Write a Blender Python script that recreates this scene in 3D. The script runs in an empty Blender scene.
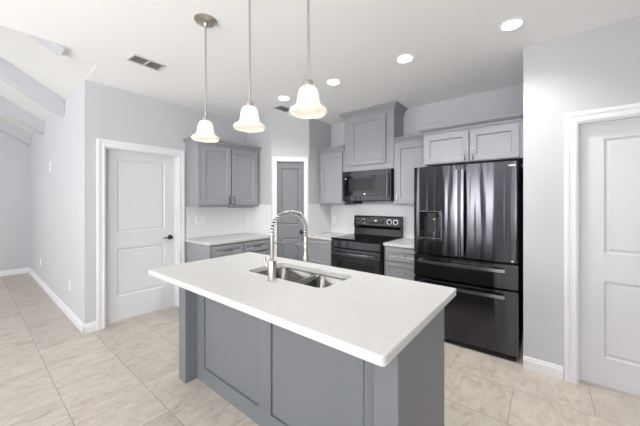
import bpy, bmesh, math, random
from mathutils import Vector, Matrix
random.seed(4)
S = bpy.context.scene
C = S.collection
PI = math.pi
CEIL = 2.74

# ------------------------------------------------------------------ camera
cam_d = bpy.data.cameras.new('camera'); cam = bpy.data.objects.new('camera', cam_d); C.objects.link(cam)
cam.location = (0, 0, 1.42)
cam.rotation_euler = (PI/2, 0, math.atan2(228, 284))
cam_d.lens = 284/640*36; cam_d.sensor_width = 36; cam_d.shift_y = -11/640
cam_d.clip_start = 0.05
S.camera = cam

# ------------------------------------------------------------------ world, window daylight, exposure
w = bpy.data.worlds.new('world'); S.world = w; w.use_nodes = True
w.node_tree.nodes['Background'].inputs[0].default_value = (0.98, 0.99, 1.0, 1)
w.node_tree.nodes['Background'].inputs[1].default_value = 1.0

def area(name, loc, rot, sx, sy, power, col=(0.975, 0.988, 1.0)):
    l = bpy.data.lights.new(name, 'AREA'); l.shape = 'RECTANGLE'; l.size = sx; l.size_y = sy
    l.energy = power; l.color = col
    o = bpy.data.objects.new(name, l); C.objects.link(o); o.location = loc; o.rotation_euler = rot
    return o
# daylight entering through the windows of the rear wall and of the side wall (behind the camera)
UP = PI/2+1.1        # window lamps tilted steeply up, added lift for the ceiling
area('daylight_rear', (-1.75, -3.36, 1.45), (UP, 0, 0), 1.5, 1.9, 54)
area('daylight_rear', (0.95, -3.36, 1.45), (UP, 0, 0), 1.5, 1.9, 3)
area('daylight_rear', (-5.6, -3.36, 1.7), (PI/2+.25, 0, 0), 2.6, 2.4, 24)
area('daylight_side', (2.44, -2.4, 1.45), (UP, 0, PI/2), 1.6, 1.9, 98)
S.cycles.diffuse_bounces = 10; S.cycles.max_bounces = 14
S.view_settings.view_transform = 'Standard'; S.view_settings.look = 'None'
S.view_settings.gamma = 1; S.view_settings.use_curve_mapping = False
S.view_settings.exposure = 1.44
CAN_W, PEND_W = 5.8, 0.05

# ------------------------------------------------------------------ materials
def srgb(r, g, b):
    f = lambda c: (c/255/12.92 if c/255 <= .04045 else ((c/255+.055)/1.055)**2.4)
    return (f(r), f(g), f(b), 1)

def mat(name, col, rough=.5, metal=0, noise=0, nscale=60, bump=0, bscale=300, **kw):
    m = bpy.data.materials.new(name); m.use_nodes = True
    nt = m.node_tree; b = nt.nodes['Principled BSDF']
    b.inputs['Base Color'].default_value = col
    b.inputs['Roughness'].default_value = rough; b.inputs['Metallic'].default_value = metal
    for k, v in kw.items(): b.inputs[k.replace('_', ' ')].default_value = v
    tc = nt.nodes.new('ShaderNodeTexCoord')
    if noise:
        n = nt.nodes.new('ShaderNodeTexNoise'); n.inputs['Scale'].default_value = nscale; n.inputs['Detail'].default_value = 3
        nt.links.new(tc.outputs['Object'], n.inputs['Vector'])
        mx = nt.nodes.new('ShaderNodeMix'); mx.data_type = 'RGBA'
        mx.inputs[6].default_value = tuple(c*(1-noise) for c in col[:3])+(1,)
        mx.inputs[7].default_value = tuple(min(1, c*(1+noise)) for c in col[:3])+(1,)
        nt.links.new(n.outputs['Fac'], mx.inputs[0]); nt.links.new(mx.outputs[2], b.inputs['Base Color'])
    if bump:
        n2 = nt.nodes.new('ShaderNodeTexNoise'); n2.inputs['Scale'].default_value = bscale
        nt.links.new(tc.outputs['Object'], n2.inputs['Vector'])
        bp = nt.nodes.new('ShaderNodeBump'); bp.inputs['Strength'].default_value = bump; bp.inputs['Distance'].default_value = .002
        nt.links.new(n2.outputs['Fac'], bp.inputs['Height']); nt.links.new(bp.outputs['Normal'], b.inputs['Normal'])
    return m

M = {}
M['wall'] = mat('wall_paint', srgb(190, 191, 194), .75, noise=.012, nscale=8, bump=.12, bscale=140)
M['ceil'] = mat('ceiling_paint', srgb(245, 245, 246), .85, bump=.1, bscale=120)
M['vault'] = mat('vault_paint_darkened', srgb(204, 203, 201), .85, bump=.1, bscale=120)  # ceiling white darkened in colour to offset the strong light on the vault
M['beam'] = mat('beam_paint', srgb(186, 187, 193), .7, noise=.012, nscale=10)
M['white'] = mat('white_trim_paint', srgb(224, 224, 226), .38, noise=.006, nscale=20)
M['door'] = mat('white_door_paint', srgb(210, 210, 212), .4, noise=.006, nscale=20)
M['grey'] = mat('grey_cabinet_paint', srgb(147, 149, 153), .32, noise=.02, nscale=25)
M['pantry'] = mat('grey_door_paint', srgb(122, 124, 129), .5, noise=.02, nscale=25)
M['inner'] = mat('toe_kick_dark_grey', srgb(70, 72, 78), .6, noise=.03)  # plain dark grey of the base cabinet toe kicks
M['isl'] = mat('island_grey_paint', srgb(114, 117, 122), .42, noise=.02, nscale=25)
M['nickel'] = mat('brushed_nickel', srgb(190, 184, 176), .28, 1, noise=.05, nscale=120)
M['chrome'] = mat('chrome', srgb(225, 225, 228), .12, 1, noise=.02)
M['dark'] = mat('dark_bronze', srgb(62, 60, 62), .35, .8, noise=.05)
M['black'] = mat('black_enamel', srgb(18, 18, 20), .25, noise=.1, Specular_IOR_Level=.35)
M['blackm'] = mat('matte_black_plastic', srgb(14, 14, 15), .55, noise=.1)
M['glass'] = mat('black_glass', srgb(12, 12, 14), .06, noise=.1, Specular_IOR_Level=.22)
M['screen'] = mat('microwave_window_mesh', srgb(30, 30, 34), .25, noise=.12, nscale=300, Specular_IOR_Level=.2)
M['plastic'] = mat('white_plastic', srgb(236, 236, 236), .35, noise=.01)
M['steel'] = mat('sink_stainless', srgb(128, 126, 123), .2, 1, noise=.05, nscale=90)
M['vent'] = mat('vent_white_metal', srgb(205, 203, 200), .5, noise=.02)
M['ventdark'] = mat('vent_duct_dark', srgb(150, 148, 146), .8, noise=.05)
M['burner'] = mat('burner_ring_grey', srgb(60, 60, 64), .15, noise=.05)

def brushed(name, c, rough, axis):
    m = mat(name, c, rough, 1)
    nt = m.node_tree; b = nt.nodes['Principled BSDF']
    tc = nt.nodes.new('ShaderNodeTexCoord'); mp = nt.nodes.new('ShaderNodeMapping')
    mp.inputs['Scale'].default_value = (1.5, 1.5, 220) if axis == 'h' else (220, 220, 1.5)
    n = nt.nodes.new('ShaderNodeTexNoise'); n.inputs['Scale'].default_value = 2.5; n.inputs['Detail'].default_value = 4
    nt.links.new(tc.outputs['Object'], mp.inputs[0]); nt.links.new(mp.outputs[0], n.inputs['Vector'])
    mr = nt.nodes.new('ShaderNodeMapRange'); mr.inputs[3].default_value = rough*.75; mr.inputs[4].default_value = rough*1.3
    nt.links.new(n.outputs['Fac'], mr.inputs[0]); nt.links.new(mr.outputs[0], b.inputs['Roughness'])
    b.inputs['Anisotropic'].default_value = .8     # brushed sideways: reflections stretch up and down
    tg = nt.nodes.new('ShaderNodeCombineXYZ'); tg.inputs[2].default_value = 1
    nt.links.new(tg.outputs[0], b.inputs['Tangent'])
    m3 = nt.nodes.new('ShaderNodeMapping'); m3.inputs['Scale'].default_value = (7, 1, .5)      # faint ripple of the sheet metal
    n3 = nt.nodes.new('ShaderNodeTexNoise'); n3.inputs['Scale'].default_value = 1.6; n3.inputs['Detail'].default_value = 1
    nt.links.new(tc.outputs['Object'], m3.inputs[0]); nt.links.new(m3.outputs[0], n3.inputs['Vector'])
    bp = nt.nodes.new('ShaderNodeBump'); bp.inputs['Strength'].default_value = 1; bp.inputs['Distance'].default_value = .006
    nt.links.new(n3.outputs['Fac'], bp.inputs['Height']); nt.links.new(bp.outputs[0], b.inputs['Normal'])
    return m
M['bss'] = brushed('black_stainless', srgb(76, 76, 80), .15, 'h')
M['bss_trim'] = brushed('dark_stainless_trim', srgb(66, 66, 70), .3, 'h')
M['bss_bar'] = mat('handle_steel', srgb(165, 165, 168), .18, 1, noise=.03, nscale=60)
M['bss_light'] = brushed('grey_stainless_trim', srgb(112, 112, 116), .2, 'h')

def emit(name, col, st):
    m = bpy.data.materials.new(name); m.use_nodes = True
    nt = m.node_tree; b = nt.nodes['Principled BSDF']
    b.inputs['Base Color'].default_value = (.8, .8, .8, 1)
    b.inputs['Emission Color'].default_value = col; b.inputs['Emission Strength'].default_value = st
    return m
M['lens'] = emit('lit_lamp_lens', (1, .98, .94, 1), 5)
M['bulb'] = emit('lit_bulb', (1, .97, .92, 1), 1.2)
M['led'] = emit('clock_digits', (.8, .9, 1, 1), .5)

def frosted():
    m = bpy.data.materials.new('frosted_white_glass'); m.use_nodes = True
    nt = m.node_tree; b = nt.nodes['Principled BSDF']; out = nt.nodes['Material Output']
    b.inputs['Base Color'].default_value = srgb(243, 241, 235); b.inputs['Roughness'].default_value = .22
    tr = nt.nodes.new('ShaderNodeBsdfTranslucent'); tr.inputs[0].default_value = srgb(252, 250, 244)
    mx = nt.nodes.new('ShaderNodeMixShader'); mx.inputs[0].default_value = .5
    tc = nt.nodes.new('ShaderNodeTexCoord'); n = nt.nodes.new('ShaderNodeTexNoise'); n.inputs['Scale'].default_value = 25
    nt.links.new(tc.outputs['Object'], n.inputs['Vector'])
    mr = nt.nodes.new('ShaderNodeMapRange'); mr.inputs[3].default_value = .38; mr.inputs[4].default_value = .62
    nt.links.new(n.outputs['Fac'], mr.inputs[0]); nt.links.new(mr.outputs[0], mx.inputs[0])
    nt.links.new(b.outputs[0], mx.inputs[1]); nt.links.new(tr.outputs[0], mx.inputs[2]); nt.links.new(mx.outputs[0], out.inputs[0])
    return m
M['frost'] = frosted()

def quartz():
    m = mat('white_quartz', srgb(238, 236, 231), .36)
    nt = m.node_tree; b = nt.nodes['Principled BSDF']
    tc = nt.nodes.new('ShaderNodeTexCoord'); v = nt.nodes.new('ShaderNodeTexVoronoi'); v.inputs['Scale'].default_value = 55
    n = nt.nodes.new('ShaderNodeTexNoise'); n.inputs['Scale'].default_value = 30; n.inputs['Detail'].default_value = 5
    nt.links.new(tc.outputs['Object'], v.inputs['Vector']); nt.links.new(tc.outputs['Object'], n.inputs['Vector'])
    # sparse flecks: a few voronoi cells, only their centres
    sep = nt.nodes.new('ShaderNodeSeparateColor'); nt.links.new(v.outputs['Color'], sep.inputs[0])
    a = nt.nodes.new('ShaderNodeMath'); a.operation = 'GREATER_THAN'; a.inputs[1].default_value = .93; nt.links.new(sep.outputs[0], a.inputs[0])
    d = nt.nodes.new('ShaderNodeMath'); d.operation = 'LESS_THAN'; d.inputs[1].default_value = .16; nt.links.new(v.outputs['Distance'], d.inputs[0])
    e = nt.nodes.new('ShaderNodeMath'); e.operation = 'MULTIPLY'; nt.links.new(a.outputs[0], e.inputs[0]); nt.links.new(d.outputs[0], e.inputs[1])
    e2 = nt.nodes.new('ShaderNodeMath'); e2.operation = 'MULTIPLY'; e2.inputs[1].default_value = .5; nt.links.new(e.outputs[0], e2.inputs[0])
    mx1 = nt.nodes.new('ShaderNodeMix'); mx1.data_type = 'RGBA'
    mx1.inputs[6].default_value = srgb(193, 192, 190); mx1.inputs[7].default_value = srgb(205, 204, 202)
    nt.links.new(n.outputs['Fac'], mx1.inputs[0])
    mx2 = nt.nodes.new('ShaderNodeMix'); mx2.data_type = 'RGBA'; mx2.inputs[7].default_value = srgb(140, 138, 133)
    nt.links.new(e2.outputs[0], mx2.inputs[0]); nt.links.new(mx1.outputs[2], mx2.inputs[6]); nt.links.new(mx2.outputs[2], b.inputs['Base Color'])
    return m
M['quartz'] = quartz()

def floor_mat():
    m = mat('beige_porcelain_tile', srgb(196, 190, 182), .35)
    nt = m.node_tree; b = nt.nodes['Principled BSDF']
    tc = nt.nodes.new('ShaderNodeTexCoord')
    mp = nt.nodes.new('ShaderNodeMapping'); mp.inputs['Location'].default_value = (-.245, -.43, 0)
    nt.links.new(tc.outputs['Object'], mp.inputs[0])
    br = nt.nodes.new('ShaderNodeTexBrick'); br.offset = .5; br.offset_frequency = 2; br.squash = 1
    br.inputs['Scale'].default_value = 1; br.inputs['Brick Width'].default_value = .9; br.inputs['Row Height'].default_value = .435
    br.inputs['Mortar Size'].default_value = .0028; br.inputs['Mortar Smooth'].default_value = .2
    br.inputs['Color1'].default_value = (.93, .93, .93, 1); br.inputs['Color2'].default_value = (1.05, 1.05, 1.05, 1); br.inputs['Mortar'].default_value = (1, 1, 1, 1)
    nt.links.new(mp.outputs[0], br.inputs['Vector'])
    # streaks stretched along y, shifted from tile to tile
    mp2 = nt.nodes.new('ShaderNodeMapping'); mp2.inputs['Scale'].default_value = (6.5, 3.0, 1); mp2.inputs['Rotation'].default_value = (0, 0, .3)
    add = nt.nodes.new('ShaderNodeVectorMath'); add.operation = 'MULTIPLY_ADD'
    add.inputs[1].default_value = (30, 30, 30)
    nt.links.new(br.outputs['Color'], add.inputs[0]); nt.links.new(tc.outputs['Object'], add.inputs[2])
    nt.links.new(add.outputs[0], mp2.inputs[0])
    n = nt.nodes.new('ShaderNodeTexNoise'); n.inputs['Scale'].default_value = 1.7; n.inputs['Detail'].default_value = 10; n.inputs['Roughness'].default_value = .72; n.inputs['Distortion'].default_value = 1.2
    nt.links.new(mp2.outputs[0], n.inputs['Vector'])
    cr = nt.nodes.new('ShaderNodeValToRGB')
    cr.color_ramp.elements[0].position = .3; cr.color_ramp.elements[0].color = srgb(158, 148, 136)
    cr.color_ramp.elements[1].position = .68; cr.color_ramp.elements[1].color = srgb(201, 193, 182)
    k = cr.color_ramp.elements.new(.46); k.color = srgb(185, 176, 165)
    nt.links.new(n.outputs['Fac'], cr.inputs[0])
    mul = nt.nodes.new('ShaderNodeMix'); mul.data_type = 'RGBA'; mul.blend_type = 'MULTIPLY'; mul.inputs[0].default_value = 1
    nt.links.new(cr.outputs[0], mul.inputs[6]); nt.links.new(br.outputs['Color'], mul.inputs[7])
    mx = nt.nodes.new('ShaderNodeMix'); mx.data_type = 'RGBA'; mx.inputs[7].default_value = srgb(146, 137, 127)
    nt.links.new(br.outputs['Fac'], mx.inputs[0]); nt.links.new(mul.outputs[2], mx.inputs[6]); nt.links.new(mx.outputs[2], b.inputs['Base Color'])
    bp = nt.nodes.new('ShaderNodeBump'); bp.inputs['Strength'].default_value = .25; bp.inputs['Distance'].default_value = .002; bp.invert = True
    nt.links.new(br.outputs['Fac'], bp.inputs['Height']); nt.links.new(bp.outputs[0], b.inputs['Normal'])
    return m
M['floor'] = floor_mat()

def splash_mat():
    m = mat('white_subway_tile', srgb(226, 226, 228), .25)
    nt = m.node_tree; b = nt.nodes['Principled BSDF']
    tc = nt.nodes.new('ShaderNodeTexCoord'); sp = nt.nodes.new('ShaderNodeSeparateXYZ'); nt.links.new(tc.outputs['Object'], sp.inputs[0])
    ad = nt.nodes.new('ShaderNodeMath'); nt.links.new(sp.outputs[0], ad.inputs[0]); nt.links.new(sp.outputs[1], ad.inputs[1])
    cb = nt.nodes.new('ShaderNodeCombineXYZ'); nt.links.new(ad.outputs[0], cb.inputs[0]); nt.links.new(sp.outputs[2], cb.inputs[1])
    br = nt.nodes.new('ShaderNodeTexBrick'); br.inputs['Scale'].default_value = 1
    br.inputs['Brick Width'].default_value = .152; br.inputs['Row Height'].default_value = .076; br.inputs['Mortar Size'].default_value = .0014
    br.inputs['Color1'].default_value = srgb(228, 228, 230); br.inputs['Color2'].default_value = srgb(226, 226, 228); br.inputs['Mortar'].default_value = srgb(219, 219, 221)
    nt.links.new(cb.outputs[0], br.inputs['Vector']); nt.links.new(br.outputs['Color'], b.inputs['Base Color'])
    bp = nt.nodes.new('ShaderNodeBump'); bp.inputs['Strength'].default_value = .2; bp.inputs['Distance'].default_value = .001; bp.invert = True
    nt.links.new(br.outputs['Fac'], bp.inputs['Height']); nt.links.new(bp.outputs[0], b.inputs['Normal'])
    return m
M['splash'] = splash_mat()

# ------------------------------------------------------------------ mesh helpers
class MB:
    def __init__(s): s.bm = bmesh.new()
    def box(s, x0, x1, y0, y1, z0, z1, bev=0, seg=2):
        r = bmesh.ops.create_cube(s.bm, size=1); vs = r['verts']
        bmesh.ops.scale(s.bm, vec=(x1-x0, y1-y0, z1-z0), verts=vs)
        bmesh.ops.translate(s.bm, vec=((x0+x1)/2, (y0+y1)/2, (z0+z1)/2), verts=vs)
        if bev:
            es = list({e for v in vs for e in v.link_edges})
            bmesh.ops.bevel(s.bm, geom=es, offset=bev, segments=seg, affect='EDGES', profile=.5)
        return s
    def face(s, pts):
        s.bm.faces.new([s.bm.verts.new(p) for p in pts]); return s
    def loops(s, rings, cap0=False, cap1=False, closed=True):
        R = [[s.bm.verts.new(p) for p in ring] for ring in rings]
        n = len(R[0])
        for a, b in zip(R, R[1:]):
            for i in range(n if closed else n-1):
                j = (i+1) % n
                s.bm.faces.new((a[i], a[j], b[j], b[i]))
        if cap0: s.bm.faces.new(list(reversed(R[0])))
        if cap1: s.bm.faces.new(R[-1])
        return s
    def lathe(s, prof, c=(0, 0, 0), axis='z', n=28, cap0=False, cap1=False, wave=None):
        rings = []
        for k, (r, h) in enumerate(prof):
            ring = []
            for i in range(n):
                t = 2*PI*i/n
                hh = h + (wave(k, t) if wave else 0)
                x, y = r*math.cos(t), r*math.sin(t)
                p = {'z': (x, y, hh), 'y': (x, hh, -y), 'x': (hh, x, y)}[axis]
                ring.append((c[0]+p[0], c[1]+p[1], c[2]+p[2]))
            rings.append(ring)
        return s.loops(rings, cap0, cap1)
    def tube(s, pts, r, n=10, cap=True):
        P = [Vector(p) for p in pts]; rings = []
        up = None
        for i, p in enumerate(P):
            t = (P[min(i+1, len(P)-1)]-P[max(i-1, 0)]).normalized()
            if up is None:
                up = Vector((0, 0, 1)) if abs(t.z) < .9 else Vector((1, 0, 0))
            u = (up - t*up.dot(t)).normalized(); up = u; v = t.cross(u)
            rr = r[i] if isinstance(r, (list, tuple)) else r
            rings.append([tuple(p+u*rr*math.cos(2*PI*k/n)+v*rr*math.sin(2*PI*k/n)) for k in range(n)])
        return s.loops(rings, cap, cap)
    def build(s, name, m, parent=None, smooth=None):
        bm = s.bm
        bmesh.ops.recalc_face_normals(bm, faces=bm.faces[:])
        if smooth:
            for f in bm.faces: f.smooth = True
        me = bpy.data.meshes.new(name); bm.to_mesh(me); bm.free()
        if smooth:
            try: me.set_sharp_from_angle(angle=math.radians(smooth))
            except Exception: pass
        me.materials.append(M[m] if isinstance(m, str) else m)
        o = bpy.data.objects.new(name, me); C.objects.link(o)
        if parent: o.parent = parent
        return o

def tag(o, label=None, cat=None, group=None, kind=None):
    if label: o['label'] = label
    if cat: o['category'] = cat
    if group: o['group'] = group
    if kind: o['kind'] = kind
    return o
def thing(name, loc, rz=0, label=None, cat=None, group=None):
    o = bpy.data.objects.new(name, None); o.empty_display_size = .1; C.objects.link(o)
    o.location = loc; o.rotation_euler = (0, 0, rz)
    return tag(o, label, cat, group)
def dup(root, loc, label, group=None):
    r = root.copy(); C.objects.link(r); r.location = loc; r['label'] = label
    if group: r['group'] = group
    for ch in list(root.children):
        c = ch.copy(); C.objects.link(c); c.parent = r
        for g in ch.children:
            d = g.copy(); C.objects.link(d); d.parent = c
    return r
def struct(o, label=None, cat=None): return tag(o, label, cat, kind='structure')

def rr(x0, x1, y0, y1, z, r, n=6):
    pts = []
    for cx, cy, a in ((x1-r, y0+r, -PI/2), (x1-r, y1-r, 0), (x0+r, y1-r, PI/2), (x0+r, y0+r, PI)):
        for i in range(n+1):
            t = a+PI/2*i/n; pts.append((cx+r*math.cos(t), cy+r*math.sin(t), z))
    return pts
def rect(x0, x1, z0, z1, y): return [(x0, y, z0), (x1, y, z0), (x1, y, z1), (x0, y, z1)]

def panel_front(mb, x0, x1, z0, z1, y, th, rects, prof):
    """slab whose front (-y) face carries sunk panels: rects [(px0,px1,pz0,pz1)] sharing one width, prof [(inset, depth)]"""
    mb.loops([rect(x0, x1, z0, z1, y), rect(x0, x1, z0, z1, y+th)], cap1=True)
    zs = [z0]
    for (a, b, c, d) in rects:
        mb.face(rect(x0, x1, zs[-1], c, y)); mb.face(rect(x0, a, c, d, y)); mb.face(rect(b, x1, c, d, y)); zs.append(d)
        mb.loops([rect(a+i, b-i, c+i, d-i, y+dp) for i, dp in prof], cap1=True)
    mb.face(rect(x0, x1, zs[-1], z1, y))
    return mb
SHAKER = [(0, 0), (.004, .002), (.010, .012)]
RAISED = [(0, 0), (.012, .011), (.022, .013), (.034, .004), (.04, .004)]
def shaker(x0, x1, z0, z1, y=-.024, th=.0200, st=.057):
    mb = MB()
    st = min(st, (z1-z0)*.3)
    panel_front(mb, x0, x1, z0, z1, y, th, [(x0+st, x1-st, z0+st, z1-st)], SHAKER)
    bmesh.ops.remove_doubles(mb.bm, verts=mb.bm.verts[:], dist=1e-5)
    return mb
def pull_mb(c, L, vertical=True, y=-.024):
    """bow pull standing off the face at y"""
    mb = MB(); pts = []; N = 12
    for i in range(N+1):
        s = -1+2*i/N
        off = .028*(1-abs(s)**4)
        pts.append((c[0], y-.002-off, c[1]+s*L/2) if vertical else (c[0]+s*L/2, y-.002-off, c[1]))
    mb.tube(pts, [.0045+.0022*abs(-1+2*i/N)**3 for i in range(N+1)], 8)
    for s in (-1, 1):
        p = (c[0], y-.0035, c[1]+s*L/2) if vertical else (c[0]+s*L/2, y-.0035, c[1])
        mb.lathe([(.009, .0034), (.009, -.002), (.005, -.006)], p, 'y', 12, True, True)
    return mb
def crown(mb, x0, x1, yf, yb, z0, z1, out, left=True, right=True):
    h = z1-z0
    prof = [(0, 0), (.006, 0), (.006, .12), (.014, .2), (.014, .3), (.3*out, .42), (.62*out, .6), (.85*out, .78), (.85*out, .84), (out, .86), (out, 1), (0, 1)]
    rings = []
    for o, f in prof:
        l = o if left else 0; r = o if right else 0
        rings.append([(x0-l, yb, z0+f*h), (x0-l, yf-o, z0+f*h), (x1+r, yf-o, z0+f*h), (x1+r, yb, z0+f*h)])
    mb.loops(rings, True, True)
    return mb
def casing(mb, x0, x1, z1, cw, y):
    """door casing, inverted U; outer edges x0/x1/z1, face proud of wall plane y towards -y"""
    prof = [(0, 0), (0, -.018), (.012, -.022), (.03, -.02), (.034, -.015), (.06, -.013), (.066, -.017), (cw-.006, -.012), (cw, -.006), (cw, 0)]
    for a, b in zip(prof, prof[1:]):
        P = []
        for i, d in (a, b):
            P.append([(x0+i, y+d, 0), (x0+i, y+d, z1-i), (x1-i, y+d, z1-i), (x1-i, y+d, 0)])
        for k in range(3):
            mb.face([P[0][k], P[0][k+1], P[1][k+1], P[1][k]])
    bmesh.ops.remove_doubles(mb.bm, verts=mb.bm.verts[:], dist=1e-5)
    return mb
def wall_with_holes(name, x0, x1, z0, z1, y0, y1, holes):
    """local wall slab along x with rectangular holes sorted by x"""
    mb = MB(); x = x0
    for (a, b, c, d) in holes:
        if a > x: mb.box(x, a, y0, y1, z0, z1)
        if c > z0: mb.box(a, b, y0, y1, z0, c)
        if d < z1: mb.box(a, b, y0, y1, d, z1)
        x = b
    if x1 > x: mb.box(x, x1, y0, y1, z0, z1)
    return mb

# ------------------------------------------------------------------ the room
XL, YB, YH, XE, YR, XR, XFAR = -3.9, 3.9, 0.8, -3.19, -3.5, 2.6, -8.15
YW = 2.99
PA, PB = (-3.29, 2.914), (-2.883, 3.321)           # diagonal pantry wall
SL = .6                                             # slope of the vault

struct(MB().box(XFAR-.1, XR+.1, YR-.1, YB+.1, -.1, 0).build('floor', 'floor'), 'beige porcelain tile floor', 'floor')
mb = MB()
T = .08
pts = [(XE, YR-.1), (XR+.1, YR-.1), (XR+.1, YB+.1), (XL-.12, YB+.1), (XL-.12, YH), (-3.4, YH-.01), (-3.4, .52), (XE, .52)]
mb.loops([[(x, y, CEIL) for x, y in pts], [(x, y, CEIL+T) for x, y in pts]], True, True)
struct(mb.build('ceiling', 'ceil'), 'flat white kitchen ceiling', 'ceiling')
# sloped living-room ceiling
yv = YR-.1
zv = lambda y: CEIL+(YH-y)*SL
mb = MB()
ring = lambda a, b, y: [(a, y, zv(y)), (b, y, zv(y)), (b, y, zv(y)+.1), (a, y, zv(y)+.1)]
mb.loops([ring(XFAR-.1, -3.4, YH-.0005), ring(XFAR-.1, -3.4, yv)], True, True)
mb.loops([ring(-3.4, XE+.1, .52), ring(-3.4, XE+.1, yv)], True, True)
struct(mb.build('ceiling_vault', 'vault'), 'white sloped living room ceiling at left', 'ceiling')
mb = MB(); mb.loops([[(XE+.0, YH-.3, CEIL+T), (XE+.0, yv, CEIL+T), (XE+.0, yv, zv(yv))], [(XE+.1, YH-.3, CEIL+T), (XE+.1, yv, CEIL+T), (XE+.1, yv, zv(yv))]], True, True)
struct(mb.build('wall_gable', 'wall'), 'gable wall over the kitchen ceiling edge', 'wall')

o = wall_with_holes('wall_left', YH, PA[1]+.1, 0, CEIL, 0, .12, [(.98, 1.80, 0, 2.04)]).build('wall_left', 'wall')
o.rotation_euler = (0, 0, PI/2); o.location = (XL, 0, 0)
struct(o, 'pale grey wall with the white lever door', 'wall')
struct(MB().box(XFAR, XL-.12, YH, YH+.12, 0, CEIL+.2).build('wall_hall', 'wall'), 'pale grey long wall under the beams at left', 'wall')
struct(MB().box(XFAR-.1, XFAR, YR, YH, 0, zv(YR)).build('wall_far', 'wall'), 'pale grey far living room wall', 'wall')
struct(MB().box(XL, PA[0], PA[1], PA[1]+.1, 0, CEIL).build('wall_pantry_left', 'wall'), 'short pale grey wall left of the pantry door', 'wall')
struct(MB().box(PB[0]-.1, PB[0], PB[1], YB, 0, CEIL).build('wall_pantry_right', 'wall'), 'short pale grey wall right of the pantry door', 'wall')
struct(MB().box(PB[0]-.1, .1, YB, YB+.1, 0, CEIL).build('wall_back', 'wall'), 'pale grey wall behind range and cabinets', 'wall')
PL = math.dist(PA, PB)
o = wall_with_holes('wall_pantry', 0, PL, 0, CEIL, 0, .08, [(.062, .514, 0, 2.062)]).build('wall_pantry', 'wall')
o.location = (PA[0], PA[1], 0); o.rotation_euler = (0, 0, PI/4)
struct(o, 'diagonal pale grey corner wall above the pantry door', 'wall')
mb = wall_with_holes('wall_right', -.165, XR, 0, CEIL, YW, YW+.12, [(.18, 1.02, 0, 2.035)])
mb.box(-.165, -.05, YW+.12, YB, 0, CEIL)
struct(mb.build('wall_right', 'wall'), 'pale grey wall right of the fridge', 'wall')
# walls behind the camera with their windows
o = wall_with_holes('wall_rear', XFAR, XR, 0, zv(YR), -.1, 0, [(-6.9, -4.3, .5, 2.9), (-2.5, -1.0, .5, 2.4), (.2, 1.7, .5, 2.4)]).build('wall_rear', 'wall')
o.location = (0, YR, 0); struct(o, 'rear wall with windows behind the camera', 'wall')
o = wall_with_holes('wall_side', YR, YB, 0, CEIL, -.1, 0, [(-3.3, -1.5, .5, 2.4)]).build('wall_side', 'wall')
o.rotation_euler = (0, 0, PI/2); o.location = (XR, 0, 0); struct(o, 'side wall with a window behind the camera', 'wall')
struct(MB().box(1.42, XR, -1.05, -.95, 0, CEIL).build('wall_light_blocker', 'wall'), 'added unseen wall behind the camera, blocking side daylight', 'wall')  # added out of view to keep window daylight off the right wall
def window(name, x0, x1, z0, z1, place):
    mb = MB()
    for a, b, c, d in ((x0, x0+.05, z0, z1), (x1-.05, x1, z0, z1), (x0+.05, x1-.05, z0, z0+.05), (x0+.05, x1-.05, z1-.05, z1),
                       ((x0+x1)/2-.025, (x0+x1)/2+.025, z0+.05, z1-.05)):
        mb.box(a, b, -.08, -.03, c, d)
    o = mb.build(name, 'white'); place(o)
    struct(o, 'white window frame behind the camera', 'window')
def pl_rear(o): o.location = (0, YR, 0)
def pl_side(o): o.location = (XR, 0, 0); o.rotation_euler = (0, 0, PI/2)
window('window_1', -6.9, -4.3, .5, 2.9, pl_rear); window('window_2', -2.5, -1.0, .5, 2.4, pl_rear)
window('window_3', .2, 1.7, .5, 2.4, pl_rear); window('window_4', -3.3, -1.5, .5, 2.4, pl_side)

# baseboards
def base(name, x0, x1, place, label, y=0):
    mb = MB(); prof = [(0, 0), (-.015, 0), (-.015, .075), (-.010, .085), (-.010, .095), (-.005, .105), (0, .105)]
    mb.loops([[(x0, y+a, b) for a, b in prof], [(x1, y+a, b) for a, b in prof]], True, True)
    o = mb.build(name, 'white'); place(o); struct(o, label, 'baseboard')
def at(loc, rz):
    def f(o): o.location = loc; o.rotation_euler = (0, 0, rz)
    return f
base('baseboard_hall', XFAR, XL+.015, at((0, YH, 0), 0), 'white baseboard along the hall wall at left')
base('baseboard_left', YH-.015, .9, at((XL, 0, 0), PI/2), 'short white baseboard left of the lever door')
base('baseboard_far', YR, YH-.0, at((XFAR, 0, 0), PI/2), 'white baseboard on the far wall')
base('baseboard_right', -.165, .095, at((0, YW, 0), 0), 'white baseboard between fridge and right door')
base('baseboard_right_end', 1.105, XR, at((0, YW, 0), 0), 'white baseboard right of the right door')

# backsplash tile
struct(MB().box(XL, XL+.008, 1.905, PA[1]-.008, .911, 1.372).build('trim_1', 'splash'), 'white tile backsplash over the left counter', 'backsplash')
struct(MB().box(XL+.008, PA[0], PA[1]-.008, PA[1], .911, 1.38).build('trim_2', 'splash'), 'white tile backsplash beside the pantry door', 'backsplash')
struct(MB().box(PB[0], -1.12, YB-.008, YB, .911, 1.385).build('trim_3', 'splash'), 'white tile backsplash behind the range', 'backsplash')
struct(MB().box(PB[0], PB[0]+.008, PB[1], YB-.008, .911, 1.385).build('trim_4', 'splash'), 'white tile backsplash right of the pantry door', 'backsplash')

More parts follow.
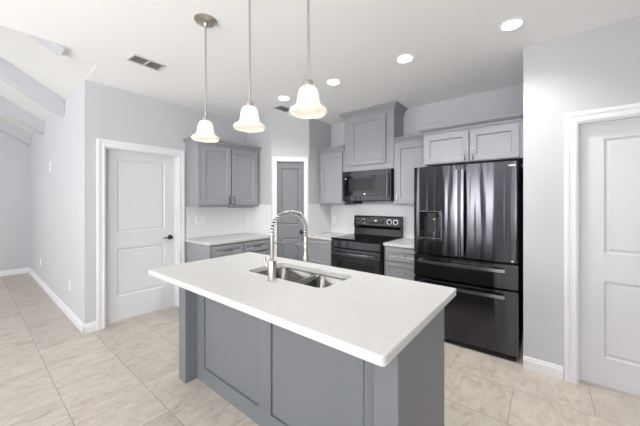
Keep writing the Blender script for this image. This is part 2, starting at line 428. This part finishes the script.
# doors -------------------------------------------------------------
def door(name, x0, x1, ztop, zc, place, panels, label, m='door', rec=.085, cw=.085, jamb=.12):
    """local x along wall, wall face y=0; opening x0..x1; returns the door slab with casing and jamb children"""
    mb = MB()
    panel_front(mb, x0+.008, x1-.008, .012, ztop-.006, rec, .038, panels, RAISED)
    bmesh.ops.remove_doubles(mb.bm, verts=mb.bm.verts[:], dist=1e-5)
    d = mb.build(name, m); place(d); struct(d, label, 'door')
    c = MB(); casing(c, x0-cw+.006, x1+cw-.006, zc, cw, 0); c.build('casing', 'white', d)
    j = MB(); e = .0005
    j.box(x0+e, x0+.006, -.004, jamb-e, 0, ztop-.0005); j.box(x1-.006, x1-e, -.004, jamb-e, 0, ztop-.0005); j.box(x0+.006, x1-.006, -.004, jamb-e, ztop-.006, ztop-.0005)
    j.box(x0+.006, x0+.018, rec-.014, rec-.002, 0, ztop-.006); j.box(x1-.018, x1-.006, rec-.014, rec-.002, 0, ztop-.006); j.box(x0+.018, x1-.018, rec-.014, rec-.002, ztop-.018, ztop-.006)
    j.build('jamb', 'white', d)
    return d
d1 = door('door_1', .98, 1.80, 2.04, 2.125, at((XL, 0, 0), PI/2), [(1.12, 1.66, .29, .865), (1.12, 1.66, 1.06, 1.94)], 'white two-panel door with dark lever on the left wall')
h = MB(); hx, hz, hy = 1.725, .945, .085
h.lathe([(.032, -.0005), (.032, -.006), (.026, -.012), (.011, -.014), (.011, -.045), (.016, -.048), (.016, -.058), (.008, -.062)], (hx, hy, hz), 'y', 20, True, True)
h.tube([(hx, hy-.052, hz), (hx-.03, hy-.054, hz+.004), (hx-.07, hy-.053, hz+.002), (hx-.11, hy-.05, hz-.004)], [.011, .009, .008, .007], 10)
tag(h.build('lever_handle', 'dark', d1, 40), 'dark bronze lever handle')
d2 = door('door_2', .18, 1.02, 2.035, 2.12, at((0, YW, 0), 0), [(.335, .865, .225, .815), (.335, .865, 1.025, 1.905)], 'white two-panel door at the right edge', rec=.065)
d3 = door('door_3', .062, .514, 2.062, 2.11, at((PA[0], PA[1], 0), PI/4), [(.145, .425, .22, .87), (.145, .425, 1.06, 1.94)], 'narrow grey two-panel pantry door in the corner', 'pantry', rec=.02, cw=.052, jamb=.08)
h = MB(); hx, hz, hy = .455, .955, .02
h.lathe([(.03, -.0005), (.03, -.006), (.012, -.012), (.012, -.03), (.024, -.036), (.029, -.05), (.024, -.062), (.008, -.066)], (hx, hy, hz), 'y', 20, True, True)
tag(h.build('knob', 'dark', d3, 40), 'dark round door knob')

# ceiling beams ------------------------------------------------------
def beam(x0, x1, ye, label, dpt=.2):
    r = thing('ceiling_beam', (0, 0, 0), 0, label, 'beam', 'sloped beams under the living room ceiling')
    sl = lambda y, d: (zv(y)-d)
    mb = MB()
    R = lambda y, dx: [(x0, y+dx, sl(y, dpt)), (x1, y+dx, sl(y, dpt)), (x1, y, sl(y, .001)), (x0, y, sl(y, .001))]
    mb.loops([R(ye, 0), R(YR+.002, 0)], True, True)
    o = mb.build('ceiling_beam', 'beam')
    bpy.data.objects.remove(r)
    return tag(o, label, 'beam', 'sloped beams under the living room ceiling')
beam(XE-.21, XE-.002, .52, 'pale grey beam stub peeking from behind the kitchen ceiling edge')
beam(-5.07, -4.87, YH-.002, 'pale grey sloped beam nearest the kitchen ceiling corner')
beam(-6.62, -6.42, YH-.002, 'pale grey sloped beam, middle of the three meeting the hall wall')
beam(-8.13, -7.93, YH-.002, 'pale grey sloped beam tight against the far wall')

# ------------------------------------------------------------------ kitchen island
IX0, IX1, IY0, IY1 = -2.313, -.463, 1.07, 1.715
isl = thing('kitchen_island', (IX0, IY0, 0), 0, 'grey panelled kitchen island base in the middle of the floor', 'kitchen island')
W, D = IX1-IX0, IY1-IY0
for a, b in ((0, .107), (W-.107, W)):
    MB().box(a, b, 0, D, 0, .8745, .002, 1).build('end_panel', 'isl', isl)
fy = .095
mb = MB()
xs = [(.213, .873), (.991, 1.644)]
x0, x1 = .1075, W-.1075
# face frame with two sunk panels side by side
yq = fy; th = .03; zb, zt = .115, .80
mb.loops([rect(x0, x1, 0, .8745, yq), rect(x0, x1, 0, .8745, yq+th)], cap1=True)
mb.face(rect(x0, x1, 0, zb, yq)); mb.face(rect(x0, x1, zt, .8745, yq))
xx = x0
for a, b in xs:
    mb.face(rect(xx, a, zb, zt, yq)); xx = b
    mb.loops([rect(a+i, b-i, zb+i, zt-i, yq+d) for i, d in ((0, 0), (.001, .016), (.008, .016), (.010, .007))], cap1=True)
mb.face(rect(xx, x1, zb, zt, yq))
bmesh.ops.remove_doubles(mb.bm, verts=mb.bm.verts[:], dist=1e-5)
mb.build('front_panel', 'isl', isl)
MB().box(x0, x1, D-.03, D-.022, .1, .8745).build('rear_frame', 'isl', isl)
MB().box(x0, x1, D-.09, D-.075, 0, .0995).build('toe_kick', 'isl', isl)
n = 4; ww = (x1-x0)/n
for i in range(n):
    sm = MB(); panel_front(sm, 0, ww-.006, .115, .86, 0, .019, [(.057, ww-.063, .172, .803)], SHAKER)
    o = sm.build('door', 'isl', isl); o.rotation_euler = (0, 0, PI); o.location = (x0+(i+1)*ww-.003, D-.001, 0)
    p = pull_mb(((.04 if i % 2 else ww-.046), .75), .1, True, 0).build('pull', 'chrome', o, 40)
# countertop with a sink cut-out
TX0, TX1, TY0, TY1 = -2.362, -.418, .857, 1.808
SX0, SX1, SY0, SY1 = -1.755, -1.03, 1.30, 1.672
top = thing('countertop', (TX0, TY0, .88), 0, 'white speckled quartz countertop on the island', 'countertop')
mb = MB()
o_ = lambda i, z: rr(TX0+i, TX1-i, TY0+i, TY1-i, z, .017-i*.5, 6)
i_ = lambda i, z: rr(SX0-i, SX1+i, SY0-i, SY1+i, z, .06, 6)
mb.loops([i_(0, .875), o_(.002, .875), o_(0, .877), o_(0, .908), o_(.0015, .911), o_(.004, .9125), i_(.002, .9125), i_(0, .9105), i_(0, .875)])
o = mb.build('countertop', 'quartz', None); o.location = (0, 0, 0)
bpy.data.objects.remove(top)
tag(o, 'white speckled quartz countertop on the island', 'countertop')
# sink
snk = thing('kitchen_sink', (SX0, SY0, .5955), 0, 'stainless double-bowl undermount sink in the island countertop', 'sink')
SW, SD = SX1-SX0, SY1-SY0; dv = .40
def bowl(a, b, name):
    mb = MB(); z = .2785
    o0 = lambda x0, x1, y0, y1, zz, r: rr(x0, x1, y0, y1, zz, r, 6)
    m_ = .011
    L = a - (m_ if a == 0 else 0); Rr = b + (m_ if b > SW-.01 else 0)
    l = a+(.002 if a == 0 else .012); r_ = b-(.002 if b > SW-.01 else .012)
    mb.loops([o0(L, Rr, -m_, SD+m_, z, .03), o0(l, r_, .002, SD-.002, z, .055), o0(l+.004, r_-.004, .006, SD-.006, z-.006, .055),
              o0(l+.012, r_-.012, .014, SD-.014, .07, .055), o0(l+.02, r_-.02, .022, SD-.022, .045, .05), o0(l+.045, r_-.045, .047, SD-.047, .035, .04)], cap1=True)
    bo = mb.build(name, 'steel', snk, 50)
    cx, cy = (l+r_)/2, SD/2+.03
    dr = MB(); dr.lathe([(.045, .0352), (.043, .039), (.03, .038), (.026, .0355), (.004, .0355)], (cx, cy, 0), 'z', 24, False, True)
    dr.build('drain', 'chrome', bo, 40)
bowl(0, dv, 'bowl'); bowl(dv, SW, 'bowl')
# faucet
fx, fyy = -1.389, 1.236
fc = thing('kitchen_faucet', (fx, fyy, .9128), 0, 'brushed nickel spring-neck faucet behind the island sink', 'faucet')
mb = MB(); mb.lathe([(.03, 0), (.03, .006), (.0255, .01), (.0255, .125), (.022, .132), (.014, .136)], (0, 0, 0), 'z', 28, True, True); mb.build('body', 'nickel', fc, 35)
mb = MB(); mb.tube([(0, 0, .134), (0, 0, .30)], .0115, 14); mb.build('riser', 'nickel', fc, 50)
mb = MB()
mb.lathe([(.014, -.0262), (.014, -.045), (.011, -.05)], (0, 0, 0), 'x', 14, True, True)
bm_v = [v for v in mb.bm.verts]
bmesh.ops.translate(mb.bm, vec=(0, 0, .075), verts=bm_v)
mb.tube([(-.04, 0, .076), (-.056, -.004, .10), (-.068, -.008, .145)], [.011, .0095, .0075], 10)
mb.build('lever', 'nickel', fc, 40)
# arc path of hose
R0 = .163
arc = [(0, 0, .30)]
path = []
N = 60
zt = .31
for i in range(N+1):
    t = PI*i/N
    path.append(Vector((0, R0-R0*math.cos(t), zt+.125*math.sin(t)**.9 if math.sin(t) > 0 else zt)))
path = [Vector((0, 0, .285))]+path+[Vector((0, 2*R0, .255))]
mb = MB(); mb.tube(path, .0075, 10); mb.build('hose', 'steel', fc, 60)
# coil around the hose
cum = [0]
for a, b in zip(path, path[1:]): cum.append(cum[-1]+(b-a).length)
def along(s):
    for k in range(len(path)-1):
        if s <= cum[k+1] or k == len(path)-2:
            f = (s-cum[k])/(cum[k+1]-cum[k]); p = path[k].lerp(path[k+1], f); t = (path[k+1]-path[k]).normalized(); return p, t
turns = 27; ns = turns*10; coil = []
for i in range(ns+1):
    p, t = along(cum[-1]*i/ns)
    a = 2*PI*turns*i/ns; u = Vector((1, 0, 0)); v = t.cross(u)
    coil.append(p+(u*math.cos(a)+v*math.sin(a))*.0140)
mb = MB(); mb.tube(coil, .0042, 6); mb.build('spring', 'chrome', fc, 60)
mb = MB(); mb.lathe([(.012, .262), (.0155, .258), (.0155, .19), (.017, .186), (.0145, .16), (.0145, .125), (.02, .105), (.02, .072), (.016, .068)], (0, 2*R0, 0), 'z', 20, True, True); mb.build('spray_head', 'nickel', fc, 40)
mb = MB(); mb.tube([(0, .0118, .243), (0, 2*R0-.019, .20)], .0042, 8); mb.lathe([(.0205, -.012), (.0205, .012), (.0178, .012), (.0178, -.012), (.0205, -.012)], (0, 2*R0, .20), 'z', 18); mb.build('holder_arm', 'nickel', fc, 40)

# ------------------------------------------------------------------ cabinets
def cab(name, loc, rz, w, h, d, label, cat, group, doors=(), drawers=(), m='grey', toe=False, body_z0=0):
    r = thing(name, loc, rz, label, cat, group)
    mb = MB(); mb.box(0, w, 0, d, .1 if toe else 0, h, .001, 1); mb.build('body', m, r)
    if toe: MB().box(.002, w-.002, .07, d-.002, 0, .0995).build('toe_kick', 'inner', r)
    for (x0, x1, z0, z1, px, pz, pm) in doors:
        dd = shaker(x0, x1, z0, z1).build('door', m, r)
        if pz is not None: pull_mb((px, pz), .095).build('pull', pm, dd, 40)
    for (x0, x1, z0, z1, pm) in drawers:
        dd = shaker(x0, x1, z0, z1, st=.045).build('drawer', m, r)
        pull_mb(((x0+x1)/2, (z0+z1)/2 if z1-z0 < .25 else z1-.09), .095, False).build('pull', pm, dd, 40)
    return r
G = 'grey wall cabinets'; GB = 'grey base cabinets'
# left wall
c = cab('wall_cabinet', (-3.56, 1.895, 1.35), PI/2, .985, .86, .338, 'grey two-door wall cabinet beside the white lever door', 'wall cabinet', G,
        [(.035, .475, .03, .83, .447, .09, 'dark'), (.495, .935, .03, .83, .525, .09, 'dark')])
mb = MB(); crown(mb, 0, .985, 0, .338, .855, .925, .045, True, True); mb.build('crown_moulding', 'grey', c)
MB().box(.48, .92, .02, .06, -.016, -.0005).build('light_valance', 'grey', c)
c = cab('base_cabinet', (-3.285, 1.895, 0), PI/2, 1.015, .879, .61, 'grey base cabinet with two drawers under the left counter', 'base cabinet', GB,
        [(.03, .487, .13, .70, .45, .63, 'dark'), (.503, .96, .13, .70, .54, .63, 'dark')], [(.03, .487, .72, .855, 'dark'), (.503, .96, .72, .855, 'dark')], toe=True)
# back wall
yU = 3.57
c = cab('wall_cabinet', (-2.872, yU, 1.375), 0, .478, .83, .328, 'narrow grey one-door wall cabinet left of the microwave', 'wall cabinet', G,
        [(.045, .45, .03, .80, None, None, '')])
mb = MB(); crown(mb, 0, .478, 0, .328, .825, .89, .045, True, False); mb.build('crown_moulding', 'grey', c)
c = cab('wall_cabinet', (-2.39, yU, 1.87), 0, .785, .80, .328, 'tall grey one-door cabinet above the microwave, reaching the ceiling', 'wall cabinet', G,
        [(.11, .675, .085, .75, .635, .17, 'chrome')])
mb = MB(); crown(mb, 0, .785, 0, .328, .775, .868, .065, True, True); mb.build('crown_moulding', 'grey', c)
c = cab('wall_cabinet', (-1.60, yU, 1.375), 0, .485, .83, .328, 'grey one-door wall cabinet between microwave and fridge', 'wall cabinet', G,
        [(.035, .45, .03, .80, .06, .09, 'chrome')])
mb = MB(); crown(mb, 0, .485, 0, .328, .825, .89, .045, False, False); mb.build('crown_moulding', 'grey', c)
c = cab('wall_cabinet', (-1.11, 3.28, 1.838), 0, .94, .35, .618, 'wide grey two-door cabinet above the fridge', 'wall cabinet', G,
        [(.012, .468, .008, .325, .435, .07, 'chrome'), (.48, .9, .008, .325, .512, .07, 'chrome')])
mb = MB(); crown(mb, 0, .94, 0, .618, .342, .405, .055, True, False); mb.build('crown_moulding', 'grey', c)
c = cab('base_cabinet', (PB[0]+.012, 3.255, 0), 0, .492, .879, .64, 'grey base cabinet left of the range', 'base cabinet', GB,
        [], [(.03, .475, .50, .855, 'chrome'), (.03, .475, .125, .485, 'chrome')], toe=True)
c = cab('base_cabinet', (-1.597, 3.275, 0), 0, .458, .879, .62, 'grey base cabinet of three drawers between range and fridge', 'base cabinet', GB,
        [], [(.03, .445, .705, .86, 'chrome'), (.03, .445, .45, .69, 'chrome'), (.03, .445, .13, .435, 'chrome')], toe=True)
# counters
def slab(x0, x1, y0, y1, label):
    mb = MB()
    o_ = lambda i, z: rr(x0+i, x1-i, y0+i, y1-i, z, .006, 3)
    mb.loops([o_(.001, .8795), o_(0, .881), o_(0, .9085), o_(.002, .9105)], True, True)
    tag(mb.build('countertop', 'quartz', None), label, 'countertop')
slab(XL+.0085, -3.26, 1.872, PA[1]-.0085, 'white quartz countertop on the left base cabinet')
slab(PB[0]+.0085, -2.372, 3.225, YB-.0085, 'white quartz countertop left of the range')
slab(-1.60, -1.1365, 3.245, YB-.0085, 'white quartz countertop between range and fridge')

# ------------------------------------------------------------------ range
rg = thing('range', (-2.362, 3.2, 0), 0, 'black electric range with oven against the back wall', 'range')
RW, RD = .757, .69
MB().box(0, RW, .03, RD, .012, .905, .003).build('body', 'black', rg)
mb = MB(); mb.box(-.003, RW+.003, -.012, RD-.08, .9055, .926, .005); ct = mb.build('cooktop', 'glass', rg)
for bx, by, br in ((.2, .17, .105), (.56, .16, .085), (.2, .43, .08), (.56, .43, .1)):
    mb = MB()
    for q in (1, .62): mb.lathe([(br*q, .9262), (br*q-.004, .9262)], (bx, by, 0), 'z', 36)
    mb.build('burner', 'burner', ct)
mb = MB(); mb.box(.004, RW-.004, -.005, .0295, .80, .90, .006); mb.build('front_band', 'bss_trim', rg)
mb = MB(); mb.box(.004, RW-.004, -.008, .0295, .20, .79, .006); od = mb.build('oven_door', 'black', rg)
MB().box(.10, RW-.10, -.0105, -.0085, .30, .62, .001, 1).build('window', 'glass', od)
MB().box(.006, RW-.006, -.0115, -.0085, .695, .785, .001, 1).build('top_band', 'bss_trim', od)
mb = MB(); mb.tube([(.05, -.055, .735), (.06, -.058, .735), (RW-.06, -.058, .735), (RW-.05, -.055, .735)], .012, 12)
for q in (.065, RW-.065): mb.tube([(q, -.0118, .735), (q, -.055, .735)], .010, 10)
mb.build('handle', 'bss_light', od, 40)
mb = MB(); mb.box(.004, RW-.004, -.004, .0295, .04, .19, .006); mb.build('storage_drawer', 'black', rg)
# backguard
mb = MB()
prof = [(.60, .9062), (.595, .93), (.61, 1.02), (.585, 1.07), (.60, 1.195), (.615, 1.21), (RD, 1.21), (RD, .9062)]
mb.loops([[(0, a, b) for a, b in prof], [(RW, a, b) for a, b in prof]], True, True)
bg = mb.build('backguard', 'black', rg)
mb = MB(); th = math.atan2(.015, .125)
mb.loops([[(a, .5835+.015*f, 1.078+.11*f) for a in (.012, RW-.012)] + [(a, .5825+.015*f-.0, 1.078+.11*f) for a in (RW-.012, .012)] for f in (0, 1)], True, True)
mb.build('control_panel', 'bss_trim', bg)
for kx in (.07, .165, RW-.165, RW-.07):
    mb = MB(); mb.lathe([(.03, .004), (.03, -.002), (.024, -.006), (.021, -.026), (.008, -.028)], (kx, .588, 1.132), 'y', 20, True, True)
    mb.box(kx-.003, kx+.003, .555, .562, 1.118, 1.152); k = mb.build('knob', 'bss_trim', bg, 40)
    mb = MB(); mb.lathe([(.0345, 0), (.0345, -.003), (.031, -.003), (.031, 0)], (kx, .5885, 1.132), 'y', 24); mb.build('bezel', 'chrome', k, 40)
MB().box(.26, .5, .5805, .589, 1.10, 1.165, .001, 1).build('display', 'glass', bg)
MB().box(.365, .395, .579, .5802, 1.14, 1.152).build('clock', 'led', bg)

# ------------------------------------------------------------------ microwave
mwv = thing('microwave', (-2.381, 3.5, 1.43), 0, 'stainless over-the-range microwave under the tall cabinet', 'microwave')
MW, MD, MH = .766, .39, .436
MB().box(0, MW, .028, MD, 0, MH, .003).build('body', 'blackm', mwv)
mb = MB(); mb.box(0, MW-.002, 0, .0275, .006, MH-.002, .005); md = mb.build('door', 'bss_trim', mwv)
MB().box(.035, MW-.075, -.003, -.0005, .075, MH-.075, .001, 1).build('glass_panel', 'glass', md)
MB().box(.12, MW-.26, -.0048, -.0032, .15, MH-.11, .0005, 1).build('window', 'screen', md)
for k in range(9):
    if k == 4: continue
    MB().box(.14+k*.055, .165+k*.055, -.004, -.0032, .098, .106).build('button', 'burner', md)
MB().box(.362, .388, -.004, -.0032, .098, .107).build('clock', 'led', md)
MB().box(.05, .066, -.004, -.0032, MH-.118, MH-.098).build('badge', 'plastic', md)
mb = MB(); mb.tube([(MW-.042, -.034, .06), (MW-.042, -.038, .10), (MW-.042, -.038, MH-.1), (MW-.042, -.034, MH-.06)], .009, 10)
for q in (.075, MH-.075): mb.tube([(MW-.042, -.0005, q), (MW-.042, -.036, q)], .007, 8)
mb.build('handle', 'bss_light', md, 40)
MB().box(.05, .16, .07, .3, -.035, -.0005, .003).build('vent_light_box', 'black', mwv)

# ------------------------------------------------------------------ fridge
fr = thing('refrigerator', (-1.133, 3.02, 0), 0, 'black stainless four-door refrigerator with ice dispenser', 'refrigerator')
FW = .93
MB().box(.004, FW-.004, .07, .83, .03, 1.775, .004).build('body', 'blackm', fr)
MB().box(.02, FW-.02, .03, .8, 0, .0295).build('base_grille', 'blackm', fr)
def bulge(mb, x0, x1, z0, z1, y1, dep=.014, hole=None, r=.012):
    n = 14
    pts = []
    for i in range(n+1):
        f = i/n; x = x0+(x1-x0)*f
        gx = x/FW*2-1
        y = dep*gx*gx
        if i in (0, n): y += .008
        pts.append((x, y))
    ring = lambda z, ins: [(x, y+ins) for x, y in pts]+[(x1, y1), (x0, y1)]
    rings = []
    for z, ins in ((z0, .008), (z0+.006, 0), (z1-.006, 0), (z1, .008)):
        rings.append([(x, y, z) for x, y in ring(z, ins)])
    mb.loops(rings, True, True)
    return mb
ld = bulge(MB(), 0, .4625, .873, 1.79, .066).build('door', 'bss', fr, 30)
rd = bulge(MB(), .4675, FW, .873, 1.79, .066).build('door', 'bss', fr, 30)
dr1 = bulge(MB(), 0, FW, .632, .863, .066).build('drawer', 'bss', fr, 30)
dr2 = bulge(MB(), 0, FW, .045, .622, .066).build('drawer', 'bss', fr, 30)
# dispenser built proud of the left door face: frame, dark niche, spout, tray
mb = MB()
dx0, dx1, dz0, dz1 = .06, .292, 1.025, 1.327
yf = -.0005
mb.loops([rect(dx0, dx1, dz0, dz1, .012), rect(dx0, dx1, dz0, dz1, yf-.003), rect(dx0+.008, dx1-.008, dz0+.008, dz1-.008, yf-.005),
          rect(dx0+.012, dx1-.012, dz0+.012, dz1-.012, yf-.001)])
dsp = mb.build('dispenser', 'bss_light', ld)
mb = MB(); mb.box(dx0+.0115, dx1-.0115, -.0008, .013, dz0+.0115, dz1-.0115); mb.build('niche', 'glass', dsp)
mb = MB(); mb.box(dx0+.06, dx1-.02, -.0035, -.001, dz0+.03, dz1-.06, .0008, 1); mb.build('back_plate', 'bss', dsp)
mb = MB(); mb.box(dx0+.09, dx0+.185, -.022, -.0037, dz1-.075, dz1-.022, .006); mb.build('spout', 'blackm', dsp)
mb = MB(); mb.box(dx0+.10, dx0+.165, -.008, -.0037, dz0+.09, dz0+.21, .002); mb.build('paddle', 'blackm', dsp)
mb = MB(); mb.box(dx0+.015, dx1-.015, -.014, -.0012, dz0+.013, dz0+.028, .003); mb.build('drip_tray', 'bss_light', dsp)
def vhandle(x, par):
    mb = MB(); z0, z1 = .90, 1.735
    P = []; rads = []
    for i in range(17):
        f = i/16; z = z0+(z1-z0)*f
        off = .052+.012*math.sin(PI*f)
        P.append((x, -off+.012, z))
    n_ = 4
    rings = [[(p[0]-.011, p[1]-.006, p[2]), (p[0]+.011, p[1]-.006, p[2]), (p[0]+.011, p[1]+.012, p[2]), (p[0]-.011, p[1]+.012, p[2])] for p in P]
    mb.loops(rings, True, True)
    for z in (z0+.012, z1-.012): mb.box(x-.011, x+.011, -.03, .006, z-.012, z+.012)
    mb.build('handle', 'bss_light', par, 40)
vhandle(.44, ld); vhandle(.492, rd)
def hhandle(z, par):
    mb = MB(); x0, x1 = .065, .835
    rings = []
    for i in range(17):
        f = i/16; x = x0+(x1-x0)*f; y = -.046-.012*math.sin(PI*f)+.006
        rings.append([(x, y-.008, z-.014), (x, y-.008, z+.014), (x, y+.010, z+.014), (x, y+.010, z-.014)])
    mb.loops(rings, True, True)
    for x in (x0+.012, x1-.012): mb.box(x-.012, x+.012, -.03, .012, z-.014, z+.014)
    mb.build('handle', 'bss_bar', par, 40)
hhandle(.805, dr1); hhandle(.572, dr2)
MB().box(FW-.075, FW-.02, .007, .0135, 1.742, 1.752).build('badge', 'chrome', rd)
MB().box(FW-.05, FW-.035, .004, .012, .885, .90).build('badge', 'chrome', rd)

# ------------------------------------------------------------------ ceiling fixtures
def pendant(loc, label):
    r = thing('pendant_light', loc, 0, label, 'pendant light', 'pendant lights over the island')
    # loc.z = lower rim of the shade; ceiling is at CEIL
    H = CEIL-loc[2]
    mb = MB(); mb.lathe([(.078, H-.0005), (.078, H-.008), (.068, H-.016), (.03, H-.026), (.018, H-.03), (.012, H-.05), (.006, H-.052)], (0, 0, 0), 'z', 32, True, True); mb.build('canopy', 'nickel', r, 40)
    mb = MB(); mb.tube([(0, 0, .172), (0, 0, H-.05)], .0062, 12); mb.build('rod', 'nickel', r, 50)
    mb = MB(); mb.lathe([(.008, .178), (.014, .174), (.024, .170), (.027, .164), (.027, .138), (.022, .136)], (0, 0, 0), 'z', 24, True, True); mb.build('socket_cup', 'nickel', r, 40)
    prof = [(.024, .142), (.033, .139), (.043, .131), (.050, .115), (.054, .095), (.057, .074), (.061, .057), (.068, .044), (.078, .035), (.089, .029), (.095, .022), (.0955, .010), (.091, .004)]
    inner = [(max(.02, a-.003), b-.001) for a, b in reversed(prof)]
    full = prof+inner; nP = len(full)
    def wv(k, t):
        a, b = full[k]
        return .0015*math.cos(6*t)*max(0, (a-.07)/.027)
    mb = MB(); mb.lathe(full, (0, 0, 0), 'z', 48, wave=wv); mb.build('shade', 'frost', r, 80)
    mb = MB(); mb.lathe([(.012, .135), (.013, .118), (.022, .102), (.028, .082), (.025, .064), (.013, .052), (.003, .05)], (0, 0, 0), 'z', 20, True, True); mb.build('bulb', 'bulb', r, 80)
    return r
ZP = 1.866
p0 = pendant((-1.937, 1.087, ZP), 'leftmost pendant light, frosted bell shade, with its ceiling canopy in view')
P = [p0, dup(p0, (-1.432, 1.092, ZP), 'middle pendant light of the three over the island'),
     dup(p0, (-.953, 1.092, ZP), 'rightmost pendant light over the island, nearest the tall cabinet')]
for q in P:
    l = bpy.data.lights.new('pendant_bulb_glow', 'POINT'); l.energy = PEND_W; l.color = (1, .93, .82); l.shadow_soft_size = .03
    o = bpy.data.objects.new('pendant_bulb_glow', l); C.objects.link(o); o.location = (q.location.x, q.location.y, q.location.z+.03)

def can(loc, label):
    r = thing('recessed_light', loc, 0, label, 'recessed light', 'round recessed ceiling lights')
    mb = MB(); mb.lathe([(.080, -.0005), (.079, -.005), (.069, -.008), (.064, -.004)], (0, 0, 0), 'z', 40); mb.build('trim_ring', 'white', r, 40)
    mb = MB(); mb.lathe([(.065, -.0035), (.04, -.003), (.002, -.003)], (0, 0, 0), 'z', 40, False, True); mb.build('lens', 'lens', r)
    return r
cxs = [(-.21, 'recessed ceiling light nearest the right wall'), (-1.03, 'recessed ceiling light in front of the fridge cabinets'),
       (-1.84, 'recessed ceiling light in front of the tall cabinet'), (-2.62, 'recessed ceiling light beside the small vent near the pantry')]
c0 = can((cxs[0][0], 2.54, CEIL), cxs[0][1]); cans = [c0]+[dup(c0, (x, 2.53, CEIL), l) for x, l in cxs[1:]]
for q in cans:
    l = bpy.data.lights.new('recessed_glow', 'SPOT'); l.energy = CAN_W*4; l.spot_size = math.radians(140); l.spot_blend = 1; l.color = (1, .99, .97); l.shadow_soft_size = .06
    o = bpy.data.objects.new('recessed_glow', l); C.objects.link(o); o.location = (q.location.x, q.location.y, CEIL-.02)

def vent(loc, rz, w, d, label, groups):
    r = thing('air_vent', loc, rz, label, 'air vent')
    mb = MB(); f = .018
    mb.box(-w/2, w/2, -d/2, -d/2+f, -.007, -.0005); mb.box(-w/2, w/2, d/2-f, d/2, -.007, -.0005)
    mb.box(-w/2, -w/2+f, -d/2+f, d/2-f, -.007, -.0005); mb.box(w/2-f, w/2, -d/2+f, d/2-f, -.007, -.0005)
    if groups == 2: mb.box(-.008, .008, -d/2+f, d/2-f, -.007, -.0005)
    mb.build('frame', 'vent', r)
    MB().box(-w/2+f, w/2-f, -d/2+f, d/2-f, -.0015, -.0005).build('duct', 'ventdark', r)
    n = 7
    for g in range(groups):
        a = -w/2+f+.001 if g == 0 else .009; b = (-.009 if groups == 2 else w/2-f-.001) if g == 0 else w/2-f-.001
        for i in range(n):
            y = -d/2+f+(d-2*f)*(i+.5)/n
            mb = MB(); mb.loops([[(x, y-.005, -.0075), (x, y-.004, -.0075), (x, y+.004, -.002), (x, y+.003, -.002)] for x in (a, b)], True, True)
            mb.build('louver', 'vent', r)
vent((-2.96, 1.07, CEIL), math.radians(92), .285, .175, 'white louvred air vent on the ceiling left of the pendants', 2)
vent((-2.915, 2.80, CEIL), math.radians(90), .26, .17, 'small louvred air vent on the ceiling before the pantry', 1)

# ------------------------------------------------------------------ switches and outlets
def plate(name, loc, rz, w, h, kind, label, cat):
    r = thing(name, loc, rz, label, cat)
    mb = MB(); mb.box(-w/2, w/2, -.006, -.0005, -h/2, h/2, .002); mb.build('plate', 'plastic', r)
    n = max(1, round(w/.07))
    for i in range(n):
        x = (i-(n-1)/2)*.046
        if kind == 'switch': MB().box(x-.016, x+.016, -.009, -.0062, -.032, .032, .001, 1).build('rocker', 'white', r)
        else:
            for z in (-.02, .02):
                MB().box(x-.016, x+.016, -.0085, -.0062, z-.014, z+.014, .002).build('socket', 'white', r)
plate('light_switch', (-5.88, YH, 1.96), 0, .08, .15, 'switch', 'white plate high on the hall wall', 'wall plate')
plate('outlet', (-4.58, YH, .40), 0, .075, .118, 'outlet', 'white outlet low on the hall wall near the corner', 'outlet')
plate('outlet', (-6.78, YH, .39), 0, .075, .118, 'outlet', 'white outlet low on the hall wall, farther back', 'outlet')
plate('outlet', (XL+.008, 2.10, 1.165), PI/2, .14, .118, 'outlet', 'white double outlet on the left tile backsplash', 'outlet')
plate('outlet', (-2.81, YB-.008, 1.125), 0, .075, .118, 'outlet', 'white outlet on the tile backsplash left of the range', 'outlet')
